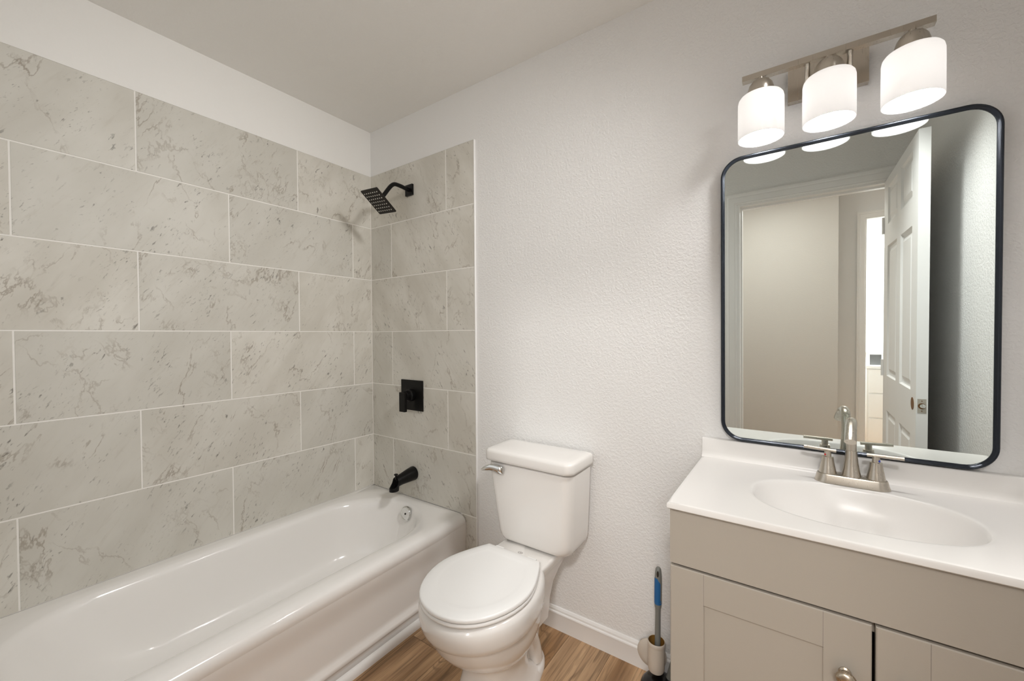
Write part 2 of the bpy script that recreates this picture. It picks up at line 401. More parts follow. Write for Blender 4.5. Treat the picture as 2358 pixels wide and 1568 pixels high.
# ---- hall and room beyond, seen in the mirror
HW = -3.00
bm = BM(); box(bm, (0.6, HW - 0.30, 0), (2.3656, HW, HC)); struct('wall_hall', bm, M_hall, 'pale hall wall facing the doorway', 'wall', smooth=0)
bm = BM(); box(bm, (0.5, HW, 0), (0.6, YO, HC)); struct('wall_hall_end', bm, M_wall, 'far end wall of the hall', 'wall', smooth=0)
YF = HW - 0.30; FX0, FX1, FZ = 2.578, 3.34, 2.178
bm = BM(); box(bm, (2.3656, YF - 0.11, 0), (FX0, YF, HC)); box(bm, (FX1, YF - 0.11, 0), (4.0, YF, HC)); box(bm, (FX0, YF - 0.11, FZ), (FX1, YF, HC))
struct('wall_hall_back', bm, M_hallgrey, 'grey hall wall with a second doorway', 'wall', smooth=0)
bm = BM(); box(bm, (4.0, YF - 0.11, 0), (4.1, YO, HC)); struct('wall_hall_right', bm, M_wall, 'right end wall of the hall', 'wall', smooth=0)
bm = BM(); box(bm, (XR + 0.1, YO, 0), (4.0, YO + 0.1, HC)); struct('wall_hall_front', bm, M_wall, 'hall wall next to the bathroom', 'wall', smooth=0)
bm = BM(); box(bm, (2.2, -5.1, 0), (2.3, YF - 0.11, HC)); box(bm, (4.0, -5.1, 0), (4.1, YF - 0.11, HC)); box(bm, (2.3, -5.1, 0), (4.0, -4.9, HC))
struct('wall_bedroom', bm, M_walls, 'bright walls of the room beyond the hall', 'wall', smooth=0)

# ---- door casings (moulded profile swept round three sides)
def casing(name, x0, x1, z1, yface, sgn, label, wd=0.072):
    """x0,x1,z1 opening; trim lies on plane yface, thickness to sgn*y"""
    prof = [(0.0, 0.0), (0.0, 0.010), (0.006, 0.013), (0.012, 0.011), (0.018, 0.013), (0.040, 0.017), (0.046, 0.015), (0.052, 0.018), (0.064, 0.018), (wd, 0.012), (wd, 0.0)]
    rings = []
    for (cx, cz, dx, dz) in ((x0, 0.0, -1, 0), (x0, z1, -1, 1), (x1, z1, 1, 1), (x1, 0.0, 1, 0)):
        rings.append([Vector((cx + dx * u, yface + sgn * t, cz + dz * u)) for u, t in prof])
    bm = BM(); loft(bm, rings)
    return struct(name, bm, M_trim, label, 'trim', smooth=25)
casing('trim_1', DX0, DX1, DZ - 0.006, YD, 1, 'white moulded casing around the bathroom doorway')
casing('trim_2', FX0, FX1, FZ, YF, 1, 'white moulded casing around the second doorway across the hall', 0.058)
bm = BM()
for lo, hi in (((DX0, YO, 0), (DX0 + 0.018, YD, DZ)), ((DX1 - 0.018, YO, 0), (DX1, YD, DZ)), ((DX0 + 0.018, YO, DZ - 0.018), (DX1 - 0.018, YD, DZ))): box(bm, lo, hi)
box(bm, (DX0 + 0.018, YD - 0.08, 0), (DX0 + 0.028, YD - 0.045, DZ - 0.018)); box(bm, (DX0 + 0.028, YD - 0.08, DZ - 0.03), (DX1 - 0.018, YD - 0.045, DZ - 0.018))
struct('trim_3', bm, M_trim, 'white jamb lining of the bathroom doorway', 'trim', smooth=0)

# ---- tiled surround: one mesh per wall, tiles and grout
def tile_panel(name, parent, axis, length, rows, mitre=0.0):
    """rows: list of (z0, z1, [joint distances]) ; axis 'y' left wall, 'x' back wall"""
    bm = BM(); uvl = bm.loops.layers.uv.new('UVMap')
    g = 0.0022; T = 0.008; BV = 0.0012
    def P(u, z, t): return (t, -u, z) if axis == 'y' else (u, -t, z)
    z0 = min(r[0] for r in rows); z1 = max(r[1] for r in rows)
    for (za, zb, js, u0, u1) in rows:
        js = sorted([j for j in js if u0 + 0.01 < j < u1 - 0.01]); ed = [u0] + js + [u1]
        # grout bed
        vs = [bm.verts.new(P(u, z, T - 0.0011)) for u, z in ((u0, za), (u1, za), (u1, zb), (u0, zb))]
        bm.faces.new(vs).material_index = 1
        for a, b in zip(ed, ed[1:]):
            ga = g if a > u0 else (0.002 if axis == 'x' else 0.0095); gb = g if b < u1 else 0.0
            gt = g if zb < z1 - 1e-4 else 0.0
            gl = g
            ou, ov = random.uniform(0, 40), random.uniform(0, 40)
            if axis == 'x' and a <= u0: ga = 0.0095
            q = [(a + ga, za + gl), (b - gb, za + gl), (b - gb, zb - gt), (a + ga, zb - gt)]
            o_ = [bm.verts.new(P(u, z, T - 0.0012)) for u, z in q]
            cu = [(a + ga + BV, za + gl + BV), (b - gb - BV, za + gl + BV), (b - gb - BV, zb - gt - BV), (a + ga + BV, zb - gt - BV)]
            i_ = [bm.verts.new(P(u, z, T)) for u, z in cu]
            fs = [bm.faces.new(i_)] + [bm.faces.new((o_[k], o_[(k + 1) % 4], i_[(k + 1) % 4], i_[k])) for k in range(4)]
            for f in fs:
                f.material_index = 0
                for l in f.loops:
                    c = l.vert.co; u = -c.y if axis == 'y' else c.x
                    l[uvl].uv = (u + ou, c.z + ov)
        # edges of the bed so that the panel has its thickness
        if axis == 'x':
            vs = [bm.verts.new(P(u1, z, t)) for z, t in ((za, 0.0005), (zb, 0.0005), (zb, T), (za, T))]; bm.faces.new(vs).material_index = 1
        if abs(zb - z1) < 1e-4:
            vs = [bm.verts.new(P(u, zb, t)) for u, t in ((u0, 0.0005), (u1, 0.0005), (u1, T), (u0, T))]; bm.faces.new(vs).material_index = 1
    bmesh.ops.recalc_face_normals(bm, faces=bm.faces)
    want = Vector((1, 0, 0)) if axis == 'y' else Vector((0, -1, 0))
    for f in bm.faces:
        f.normal_update()
        if f.normal.dot(want) < -0.5: f.normal_flip()
    return build(name, bm, [M_tile, M_grout], parent, smooth=0, recalc=False)
rowsL, rowsB = [], []
for k in range(6):
    za = ZT + TH * (5 - k); zb = za + TH
    a = 0.4378 if k % 2 == 0 else 0.1299
    rowsL.append((za, zb, [a + TL * n for n in range(4)], 0.0, 1.548))
    c = [0.6192] if k % 2 == 0 else [0.1917]
    rowsB.append((za, zb, c, 0.0, TE - 0.004))
rowsB.append((0.0, ZT, [], 0.70, TE - 0.004))
tl = tile_panel('tile_surround', w_left, 'y', 1.548, rowsL); tl['label'] = 'grey-veined marble tiles with pale grout'
tb = tile_panel('tile_surround', w_back, 'x', TE, rowsB); tb['label'] = 'grey-veined marble tiles with pale grout'
bm = BM(); box(bm, (TE - 0.004, -0.0088, 0.0), (TE - 0.0005, 0.0, TZ + 0.001))
struct('trim_4', bm, M_trim, 'thin white edge strip where the tile ends', 'trim', smooth=0)

# ---- baseboard behind toilet and beside the vanity
def baseboard(name, x0, x1, label):
    prof = [(0, 0), (0.012, 0), (0.012, 0.066), (0.0135, 0.070), (0.0125, 0.074), (0.0085, 0.077), (0.0085, 0.0845), (0.0065, 0.088), (0.0045, 0.0925), (0, 0.0935)]
    bm = BM(); loft(bm, [[Vector((x, -d, z)) for d, z in prof] for x in (x0, x1)])
    return struct(name, bm, M_trim, label, 'baseboard', smooth=25)
baseboard('baseboard_back', TE + 0.004, 1.818, 'white moulded baseboard between the tub tile and the vanity')
prof = [(0.0, 0.0)] + [(0.020 * math.cos(a * PI / 16), 0.028 * math.sin(a * PI / 16)) for a in range(9)]
bm = BM(); loft(bm, [[Vector((0.7365 + d, y, z)) for d, z in prof] for y in (-0.012, YD)])
struct('trim_5', bm, M_trim, 'white quarter-round strip along the foot of the bathtub', 'trim', smooth=30)

# ---- open six-panel door (free edge towards the vanity)
DXF, DT, DY0, DY1 = 2.468, 0.035, -1.560, -0.800
def door():
    root = empty('door_1', (DXF + DT / 2, DY0, 0.0))
    tag(root, 'white six-panel door standing open against the right wall', 'door', kind='structure')
    zb, zt = 0.012, 2.035; W = DY1 - DY0
    # columns and rows of panels, measured from the hinge edge (v) and floor (z)
    cols = [(0.105, 0.345), (0.430, 0.660)]
    rows = [(0.245, 0.800), (0.985, 1.675), (1.790, 1.985)]
    vb = sorted({0.0, W} | {c for q in cols for c in q}); zz = sorted({zb, zt} | {c for q in rows for c in q})
    bm = BM()
    for side, x, s in ((0, DXF, -1), (1, DXF + DT, 1)):
        for i in range(len(vb) - 1):
            for j in range(len(zz) - 1):
                a, b, c, d = vb[i], vb[i + 1], zz[j], zz[j + 1]
                panel = (a, b) in cols and (c, d) in rows
                def ring(m, t): return [Vector((x - s * t, DY0 + u, z)) for u, z in ((a + m, c + m), (b - m, c + m), (b - m, d - m), (a + m, d - m))]
                if not panel: bm.faces.new([bm.verts.new(p) for p in ring(0, 0)])
                else:
                    rr = [ring(0, 0), ring(0.006, 0.008), ring(0.020, 0.011), ring(0.040, 0.003), ring(0.046, 0.003)]
                    loft(bm, rr, cap0=False, cap1=True)
    for lo, hi in (((DXF, DY0, zb), (DXF + DT, DY1, zt)),):
        x0, y0, z0 = lo; x1, y1, z1 = hi
        for q in (((x0, y1, z0), (x1, y1, z0), (x1, y1, z1), (x0, y1, z1)), ((x0, y0, z0), (x1, y0, z0), (x1, y0, z1), (x0, y0, z1)),
                  ((x0, y0, z1), (x1, y0, z1), (x1, y1, z1), (x0, y1, z1)), ((x0, y0, z0), (x1, y0, z0), (x1, y1, z0), (x0, y1, z0))):
            bm.faces.new([bm.verts.new(p) for p in q])
    bmesh.ops.remove_doubles(bm, verts=bm.verts, dist=0.0002)
    build('door_leaf', bm, M_doorp, root, smooth=0)
    # latch plate with its empty bolt hole, knob bore in the face
    xc = DXF + DT / 2 - 0.0005; zc = 0.933
    bm = BM(); box(bm, (xc - 0.0128, DY1 - 0.0005, zc - 0.0285), (xc + 0.0128, DY1 + 0.0012, zc + 0.0285))
    lp = build('latch_plate', bm, M_brass, root, smooth=0, bevel=0.0012); lp['label'] = 'tarnished metal plate'
    bm = BM(); lathe(bm, [(0.0115, 0.0), (0.0115, 0.0006)], frame_to((xc, DY1 + 0.0011, zc), (0, 1, 0)), 24)
    lh = build('latch_hole', bm, M_rust, lp, smooth=0); lh['label'] = 'rusty empty latch hole'
    bm = BM(); lathe(bm, [(0.0075, 0.0), (0.0085, 0.004), (0.006, 0.005)], frame_to((xc + 0.002, DY1 + 0.0015, zc), (0, 1, 0.1)), 16)
    build('latch_bolt', bm, M_chrome, lp, smooth=40)
    for dz in (-0.0205, 0.0205):
        bm = BM(); lathe(bm, [(0.002, 0.0), (0.002, 0.0007)], frame_to((xc, DY1 + 0.0011, zc + dz), (0, 1, 0)), 10)
        build('screw_hole', bm, M_rust, lp, smooth=0)
    bm = BM(); lathe(bm, [(0.026, 0.0), (0.026, 0.0008)], frame_to((DXF - 0.0002, DY1 - 0.060, zc), (-1, 0, 0)), 24)
    kb = build('knob_bore', bm, M_rust, root, smooth=0); kb['label'] = 'rusty hole where the knob is missing'
    for z in (0.25, 1.02, 1.80):
        bm = BM(); lathe(bm, [(0.006, -0.045), (0.006, 0.045)], Matrix.Translation((DXF - 0.004, DY0 - 0.001, z)), 12)
        build('hinge', bm, M_doorp, root, smooth=40)
door()

# ---- added fill light: glowing panel framed as a window, unseen behind the camera
w2 = empty('fill_panel', (1.09, YD, 1.02)); tag(w2, 'glowing panel framed like a window, added as fill light behind the camera', 'window', kind='structure')
bm = BM(); QX0, QX1, QZ0, QZ1 = 0.30, 1.57, 0.75, 2.05
for lo, hi in (((QX0 - 0.06, YD, QZ0 - 0.06), (QX0, YD + 0.022, QZ1 + 0.06)), ((QX1, YD, QZ0 - 0.06), (QX1 + 0.06, YD + 0.022, QZ1 + 0.06)), ((QX0, YD, QZ1), (QX1, YD + 0.022, QZ1 + 0.06)), ((QX0, YD, QZ0 - 0.06), (QX1, YD + 0.022, QZ0))): box(bm, lo, hi)
build('window_frame', bm, M_trim, w2, smooth=0)
bm = BM(); box(bm, (QX0, YD + 0.0005, QZ0), (QX1, YD + 0.008, QZ1)); build('window_pane', bm, M_fill, w2, smooth=0)  # frame and pane only dress the added fill panel

# ---- bright window, white dresser and small frame in the far room (seen in the mirror)
wroot = empty('window_1', (3.15, -4.9, 0.93)); tag(wroot, 'bright window in the room beyond the hall', 'window', kind='structure')
bm = BM()
WX0, WX1, WZ0, WZ1 = 2.757, 3.60, 0.93, 2.115
for lo, hi in (((WX0 - 0.05, -4.9, WZ0 - 0.02), (WX0, -4.87, WZ1 + 0.05)), ((WX1, -4.9, WZ0 - 0.02), (WX1 + 0.05, -4.87, WZ1 + 0.05)), ((WX0, -4.9, WZ1), (WX1, -4.87, WZ1 + 0.05)), ((WX0, -4.9, WZ0 - 0.02), (WX1, -4.86, WZ0))): box(bm, lo, hi)
build('window_frame', bm, M_trim, wroot, smooth=0)
bm = BM(); box(bm, (WX0, -4.899, WZ0), (WX1, -4.885, WZ1)); build('window_pane', bm, M_sky, wroot, smooth=0)
dr = empty('dresser', (3.06, -4.2, 0)); tag(dr, 'white dresser in the bright room beyond the hall', 'dresser')
bm = BM(); box(bm, (2.663, -4.44, 0.02), (3.45, -4.00, 0.795)); box(bm, (2.655, -4.45, 0.795), (3.46, -3.985, 0.82)); build('body', bm, M_white, dr, smooth=0, bevel=0.004)
for z in (0.05, 0.30, 0.55):
    bm = BM(); box(bm, (2.680, -4.001, z), (3.43, -3.988, z + 0.235)); q = build('drawer', bm, M_white, dr, smooth=0, bevel=0.003)
    for x in (2.95, 3.22):
        bm = BM(); lathe(bm, [(0.006, 0), (0.006, 0.01), (0.014, 0.016), (0.012, 0.022)], frame_to((x, -3.9885, z + 0.12), (0, 1, 0)), 16); build('knob', bm, M_nickel, q)
pf = empty('picture_frame', (2.735, -4.05, 0.82)); tag(pf, 'small white frame with grey picture standing on the white dresser', 'picture frame')
bm = BM()
for lo, hi in (((2.672, -4.08, 0.82), (2.692, -4.055, 0.955)), ((2.782, -4.08, 0.82), (2.802, -4.055, 0.955)), ((2.692, -4.08, 0.933), (2.782, -4.055, 0.955)), ((2.692, -4.08, 0.82), (2.782, -4.055, 0.827))): box(bm, lo, hi)
build('frame', bm, M_white, pf, smooth=0)
bm = BM(); box(bm, (2.692, -4.078, 0.827), (2.782, -4.066, 0.933)); build('picture', bm, M_greyp, pf, smooth=0)

# ------------------------------------------------------------------ bathtub
def bathtub():
    root = empty('bathtub', (0.37, -0.76, 0.0))
    tag(root, 'white alcove bathtub along the marble-tiled wall', 'bathtub')
    X0, X1, Y0, Y1 = 0.0085, 0.738, -1.555, -0.0085
    bm = BM(); K = 10
    R = lambda ix0, ix1, iy0, iy1, r, z: rrect(X0 + ix0, X1 - ix1, Y0 + iy0, Y1 - iy1, r, z, K)
    rings = [R(0, 0.006, 0, 0, 0.004, 0.30), R(0, 0.0025, 0, 0, 0.006, 0.312), R(0, 0.0, 0, 0, 0.008, 0.322), R(0, 0.0005, 0, 0, 0.009, 0.333), R(0, 0.004, 0, 0, 0.011, 0.344), R(0, 0.012, 0, 0, 0.014, 0.3535),
             R(0, 0.024, 0.0, 0.0, 0.016, 0.3595), R(0, 0.040, 0.002, 0.002, 0.018, 0.3616)]
    # basin: lip, roll over, wall, floor ; front rim 9 cm, wall rim 7 cm, drain-end 8 cm
    def B(i, z, dr=0.0, ff=0.0, rr=0.0):
        a, b = 0.27 + rr, 0.25 + rr
        return rrect(X0 + 0.060 + i, X1 - 0.082 - i, Y0 + 0.105 + i + ff, Y1 - 0.062 - i - dr, (min(a, 0.29), min(a, 0.29), b, b), z, K)
    rings += [rrect(X0 + 0.03, X1 - 0.055, Y0 + 0.06, Y1 - 0.035, 0.20, 0.3622, K),
              B(0.0, 0.3612), B(0.008, 0.3575), B(0.015, 0.350), B(0.021, 0.337), B(0.026, 0.315), B(0.034, 0.26, 0.006, 0.02), B(0.045, 0.19, 0.015, 0.06, -0.02),
              B(0.058, 0.125, 0.025, 0.11, -0.04), B(0.072, 0.095, 0.035, 0.15, -0.05), B(0.095, 0.076, 0.05, 0.20, -0.06), B(0.125, 0.067, 0.075, 0.25, -0.08), B(0.20, 0.062, 0.15, 0.35, -0.16)]
    loft(bm, rings, cap0=False, cap1=True)
    # apron: a panel set back from the rim and flared at its foot and ends
    ny, nz = 70, 34
    def ax(y, z):
        s = sstep(-0.07, -0.20, y) * sstep(Y0 + 0.07, Y0 + 0.20, y)
        t = sstep(0.058, 0.084, z) * (1 - 0.9 * sstep(0.20, 0.32, z))
        top = X1 - 0.0015
        return top - 0.017 * s * t - 0.012 * (1 - sstep(0.036, 0.060, z)) - 0.004 * (1 - sstep(0.2, 0.32, z))
    grid = [[bm.verts.new((ax(Y0 + (Y1 - Y0) * i / ny, 0.0 + 0.325 * j / nz), Y0 + (Y1 - Y0) * i / ny, 0.0 + 0.325 * j / nz)) for j in range(nz + 1)] for i in range(ny + 1)]
    for i in range(ny):
        for j in range(nz): bm.faces.new((grid[i][j], grid[i + 1][j], grid[i + 1][j + 1], grid[i][j + 1]))
    for i in (0, ny):   # end returns to the wall side
        b0 = bm.verts.new((X0, Y0 if i == 0 else Y1, 0)); b1 = bm.verts.new((X0, Y0 if i == 0 else Y1, 0.30))
        for j in range(nz): pass
        bm.faces.new([b0] + [grid[i][j] for j in range(nz + 1)] + [b1])
    body = build('tub_body', bm, M_tub, root, smooth=55)
    # overflow plate on the sloped end wall
    d = Vector((0.0, -0.985, 0.17)); c = Vector((0.414, -0.1065, 0.324))
    bm = BM(); lathe(bm, [(0.036, -0.002), (0.0375, 0.004), (0.036, 0.009), (0.031, 0.0115), (0.029, 0.0105), (0.012, 0.0100)], frame_to(c, d), 40)
    ov = build('overflow_plate', bm, M_chrome, root); ov['label'] = 'round chrome overflow plate'
    bm = BM(); lathe(bm, [(0.0045, 0.0095), (0.0045, 0.0122), (0.003, 0.0128)], frame_to(c, d), 16); build('screw', bm, M_dark, ov)
    bm = BM(); lathe(bm, [(0.034, 0.0), (0.034, 0.003), (0.028, 0.005), (0.022, 0.003)], Matrix.Translation((0.375, -0.33, 0.0615)), 32)
    dn = build('drain', bm, M_chrome, root); dn['label'] = 'chrome drain'
bathtub()

# ------------------------------------------------------------------ shower head, valve, spout
PX = 0.352
def shower():
    root = empty('rain_shower', (PX, -0.008, 2.035))
    tag(root, 'square black shower head on a bent arm, high on the tiled wall', 'shower head')
    bm = BM(); box(bm, (PX - 0.028, -0.0185, 2.035 - 0.029), (PX + 0.028, -0.008, 2.035 + 0.029)); build('flange', bm, M_black, root, bevel=0.002)
    cx, cy, cz, L, th, ps, ro = 0.3444, -0.2098, 1.9231, 0.146, 0.6608, -0.2236, -0.1748
    c, s = math.cos(ps), math.sin(ps)
    u = Vector((c, s, 0)); h = Vector((s, -c, 0)); v = h * math.cos(th) + Vector((0, 0, math.sin(th)))
    u2 = u * math.cos(ro) + v * math.sin(ro); v2 = -u * math.sin(ro) + v * math.cos(ro)
    n = u2.cross(v2).normalized()                       # back of the plate (up and to the wall)
    if n.z < 0: n = -n
    o = Vector((cx, cy, cz))
    pts = bez((PX, -0.016, 2.035), (PX, -0.055, 2.039), (PX, -0.085, 2.042), (PX, -0.105, 2.040), 6)
    end = o + n * 0.028
    pts += bez((PX, -0.105, 2.040), (PX, -0.135, 2.037), end + n * 0.055, end, 10)[1:]
    bm = BM(); tube(bm, pts, 0.0105, 16); build('arm', bm, M_black, root)
    bm = BM(); lathe(bm, [(0.012, 0.006), (0.015, 0.010), (0.017, 0.020), (0.013, 0.027), (0.0115, 0.034)], frame_to(o, n), 24); build('swivel_joint', bm, M_black, root)
    bm = BM(); rings = []
    for k, (m, t) in enumerate(((0.001, 0.0), (0.0, 0.001), (0.0, 0.0055), (0.001, 0.0065), (0.035, 0.0085))):
        rr = rrect(-L / 2 + m, L / 2 - m, -L / 2 + m, L / 2 - m, 0.004, 0, 3)
        rings.append([o + u2 * p.x + v2 * p.y + n * t for p in rr])
    loft(bm, rings); hp = build('head_plate', bm, M_blackface, root, smooth=30)
    q = None
    for i in range(7):
        for j in range(7):
            p = o + u2 * ((i - 3) * 0.0183) + v2 * ((j - 3) * 0.0178) - n * 0.001
            if q is None:
                bm = BM(); lathe(bm, [(0.0030, -0.002), (0.0028, 0.0012), (0.0018, 0.0026)], frame_to(p, -n), 10)
                q = build('nozzle', bm, M_nozzle, hp); q['label'] = 'pale rubber nozzle'; base = p; l0 = q.location.copy()
            else:
                d = q.copy(); COL.objects.link(d); d.parent = hp; d.location = l0 + (p - base)
shower()
def valve():
    root = empty('shower_valve', (PX, -0.008, 0.925))
    tag(root, 'black square shower valve with lever handle, mid-height on the tiled wall', 'shower valve')
    x0, x1, z0, z1 = 0.2705, 0.4405, 0.842, 1.006
    bm = BM(); box(bm, (x0, -0.0145, z0), (x1, -0.008, z1)); build('escutcheon', bm, M_black, root, bevel=0.0015)
    c = (PX + 0.002, -0.0145, 0.925)
    bm = BM(); lathe(bm, [(0.033, 0.0), (0.033, 0.020), (0.027, 0.024), (0.027, 0.046), (0.025, 0.048)], frame_to(c, (0, -1, 0)), 36); build('hub', bm, M_black, root)
    bm = BM(); box(bm, (PX - 0.023, -0.078, 0.842), (PX + 0.020, -0.062, 0.945)); build('lever', bm, M_black, root, bevel=0.003)
valve()
def spout():
    root = empty('tub_spout', (0.358, -0.008, 0.496))
    tag(root, 'black tub spout with diverter knob above the bathtub rim', 'tub spout')
    bm = BM(); X = 0.358
    rings = []
    prof = [(-0.008, 0.497, 0.036, 0.037), (-0.014, 0.497, 0.037, 0.038), (-0.05, 0.494, 0.034, 0.034), (-0.09, 0.489, 0.029, 0.029), (-0.115, 0.485, 0.026, 0.028), (-0.130, 0.480, 0.025, 0.029)]
    for y, z, rx, rz in prof: rings.append([Vector((X + rx * math.cos(2 * PI * i / 28), y, z + rz * math.sin(2 * PI * i / 28))) for i in range(28)])
    # nose turning down to the outlet
    for a, rr in ((25, 0.0255), (50, 0.026), (75, 0.026), (88, 0.026)):
        t = math.radians(a); cy, cz = -0.130, 0.455; rad = 0.025 + 0.0
        pc = Vector((X, cy - math.sin(t) * 0.010, cz + math.cos(t) * 0.025)); ax1 = Vector((1, 0, 0)); ax2 = Vector((0, math.sin(t), math.cos(t)))
        rings.append([pc + ax1 * (rr * 0.92 * math.cos(2 * PI * i / 28)) + ax2 * (rr * math.sin(2 * PI * i / 28)) for i in range(28)])
    last = [Vector((X + 0.023 * math.cos(2 * PI * i / 28), -0.141 + 0.026 * math.sin(2 * PI * i / 28), 0.441)) for i in range(28)]
    rings.append(last)
    loft(bm, rings); build('spout_body', bm, M_black, root, smooth=50)
    bm = BM(); lathe(bm, [(0.005, -0.01), (0.005, 0.010), (0.010, 0.013), (0.0105, 0.017), (0.008, 0.019)], Matrix.Translation((X, -0.128, 0.507)), 20); build('diverter_knob', bm, M_black, root)
spout()

# ------------------------------------------------------------------ toilet
TX = 1.215
SEAT = [(-0.285, 0.1145), (-0.315, 0.1300), (-0.351, 0.1470), (-0.380, 0.1590), (-0.406, 0.1680), (-0.438, 0.1760), (-0.469, 0.1795), (-0.500, 0.1785), (-0.533, 0.1730), (-0.566, 0.1630), (-0.5965, 0.1490), (-0.622, 0.1330),
        (-0.643, 0.1150), (-0.659, 0.0960), (-0.6715, 0.0760), (-0.6800, 0.0560), (-0.6855, 0.0340), (-0.6885, 0.0140)]
def lidring(z, dy=0.0):
    """round-front seat outline with a straight back"""
    right = [Vector((TX + w_, y + dy, z)) for y, w_ in SEAT]; left = [Vector((TX - w_, y + dy, z)) for y, w_ in reversed(SEAT)]
    back = [Vector((TX - 0.1145 + 0.229 * k / 8, SEAT[0][0] + dy, z)) for k in range(1, 8)]
    return right + [Vector((TX, -0.6890 + dy, z))] + left + back
def sc(ring, k, dz=0.0, c=None):
    c = c or sum(ring, Vector()) / len(ring)
    return [Vector((c.x + (p.x - c.x) * k, c.y + (p.y - c.y) * k, p.z + dz)) for p in ring]
def toilet():
    root = empty('toilet', (TX, -0.35, 0.0))
    tag(root, 'white two-piece toilet with closed lid between bathtub and vanity', 'toilet')
    # bowl (upper body and the deck that carries the tank)
    bm = BM()
    def egg(yf, yb, hw, z, p=1.0, n=56, cxo=0.0):
        cy = yf + min(hw * 1.12, (yb - yf) * 0.6); o = []
        for i in range(n):
            a = 2 * PI * i / n; s, c = math.sin(a), math.cos(a)
            r = (cy - yf) if s < 0 else (yb - cy)
            o.append(Vector((TX + cxo + hw * (abs(c) ** p) * (1 if c > 0 else -1), cy + r * (abs(s) ** p) * (1 if s > 0 else -1), z)))
        return o
    rings = [egg(-0.500, -0.235, 0.090, 0.150), egg(-0.530, -0.225, 0.112, 0.175), egg(-0.572, -0.215, 0.133, 0.205), egg(-0.612, -0.205, 0.150, 0.240), egg(-0.642, -0.20, 0.162, 0.278), egg(-0.652, -0.20, 0.1650, 0.312), egg(-0.6560, -0.20, 0.1670, 0.3265),
             egg(-0.6655, -0.20, 0.1730, 0.3270), egg(-0.673, -0.20, 0.1780, 0.3285), egg(-0.678, -0.20, 0.1805, 0.3325), egg(-0.686, -0.20, 0.1830, 0.350), egg(-0.691, -0.20, 0.1850, 0.375), egg(-0.691, -0.20, 0.1850, 0.395), egg(-0.684, -0.205, 0.1800, 0.407), egg(-0.670, -0.215, 0.170, 0.4125), egg(-0.58, -0.26, 0.10, 0.4135)]
    loft(bm, rings)
    # deck and neck
    D = lambda hw, yb, yf, r, z: rrect(TX - hw, TX + hw, yf, yb, r, z, 6)
    rings = [D(0.060, -0.115, -0.36, 0.03, 0.14), D(0.066, -0.11, -0.37, 0.03, 0.22), D(0.074, -0.095, -0.38, 0.03, 0.28), D(0.088, -0.075, -0.39, 0.03, 0.325), D(0.104, -0.052, -0.40, 0.025, 0.365), D(0.116, -0.042, -0.41, 0.022, 0.39),
             D(0.120, -0.040, -0.42, 0.020, 0.405), D(0.1185, -0.0415, -0.42, 0.020, 0.4125), D(0.113, -0.047, -0.42, 0.018, 0.4155)]
    loft(bm, rings)
    build('bowl', bm, M_china, root, smooth=60)
    # pedestal: front column, trapway bulge and foot
    bm = BM()
    def E(yf, yb, hw, z, p=0.85): return egg(yf, yb, hw, z, p, 48)
    rings = [E(-0.565, -0.16, 0.118, 0.0), E(-0.565, -0.16, 0.118, 0.012), E(-0.555, -0.19, 0.108, 0.03), E(-0.535, -0.26, 0.098, 0.07), E(-0.520, -0.27, 0.094, 0.11), E(-0.515, -0.26, 0.097, 0.15), E(-0.530, -0.25, 0.108, 0.185)]
    loft(bm, rings)
    rings = [E(-0.42, -0.145, 0.100, 0.0, 0.9), E(-0.42, -0.145, 0.100, 0.014, 0.9), E(-0.40, -0.152, 0.090, 0.026, 0.9), E(-0.38, -0.160, 0.066, 0.040, 0.95), E(-0.37, -0.155, 0.058, 0.065), E(-0.36, -0.135, 0.058, 0.12), E(-0.37, -0.115, 0.064, 0.17), E(-0.40, -0.10, 0.072, 0.22), E(-0.42, -0.09, 0.074, 0.27), E(-0.42, -0.10, 0.070, 0.31), E(-0.40, -0.12, 0.055, 0.34)]
    loft(bm, rings)
    # side swell of the trapway
    for s in (-1, 1):
        pts = bez((TX + s * 0.085, -0.46, 0.215), (TX + s * 0.085, -0.36, 0.26), (TX + s * 0.070, -0.28, 0.20), (TX + s * 0.062, -0.235, 0.045), 16)
        tube(bm, pts, [0.030 - 0.004 * i / 16 for i in range(17)], 18)
    build('pedestal', bm, M_china, root, smooth=60)
    for s in (-1, 1):
        bm = BM(); lathe(bm, [(0.0165, 0.0), (0.0165, 0.010), (0.0145, 0.020), (0.009, 0.026), (0.001, 0.028)], Matrix.Translation((TX + s * 0.067, -0.325, 0.024)), 24)
        build('bolt_cap', bm, M_seat, root)
    # tank
    bm = BM()
    def T(xl, xr, yf, yb, r, z, bow=0.012):
        rr = rrect(xl, xr, yf, yb, r, z, 7); o = []
        for p in rr:
            t = (p.x - (xl + xr) / 2) / ((xr - xl) / 2)
            f = (yb - p.y) / (yb - yf)
            o.append(Vector((p.x, p.y - bow * (1 - t * t) * f, p.z)))
        return o
    rf = (0.012, 0.012, 0.038, 0.038)
    rings = [T(1.120, 1.345, -0.165, -0.06, rf, 0.4195), T(1.094, 1.372, -0.180, -0.045, rf, 0.4205), T(1.079, 1.386, -0.190, -0.036, rf, 0.428), T(1.070, 1.394, -0.195, -0.031, rf, 0.442), T(1.066, 1.398, -0.197, -0.028, rf, 0.460), T(1.060, 1.400, -0.199, -0.027, rf, 0.50),
             T(1.045, 1.404, -0.202, -0.025, rf, 0.60), T(1.030, 1.4075, -0.205, -0.024, rf, 0.70), T(1.028, 1.409, -0.205, -0.024, rf, 0.729), T(1.036, 1.400, -0.197, -0.030, rf, 0.7335)]
    loft(bm, rings); build('tank', bm, M_china, root, smooth=60)
    bm = BM(); rl = (0.014, 0.014, 0.030, 0.030)
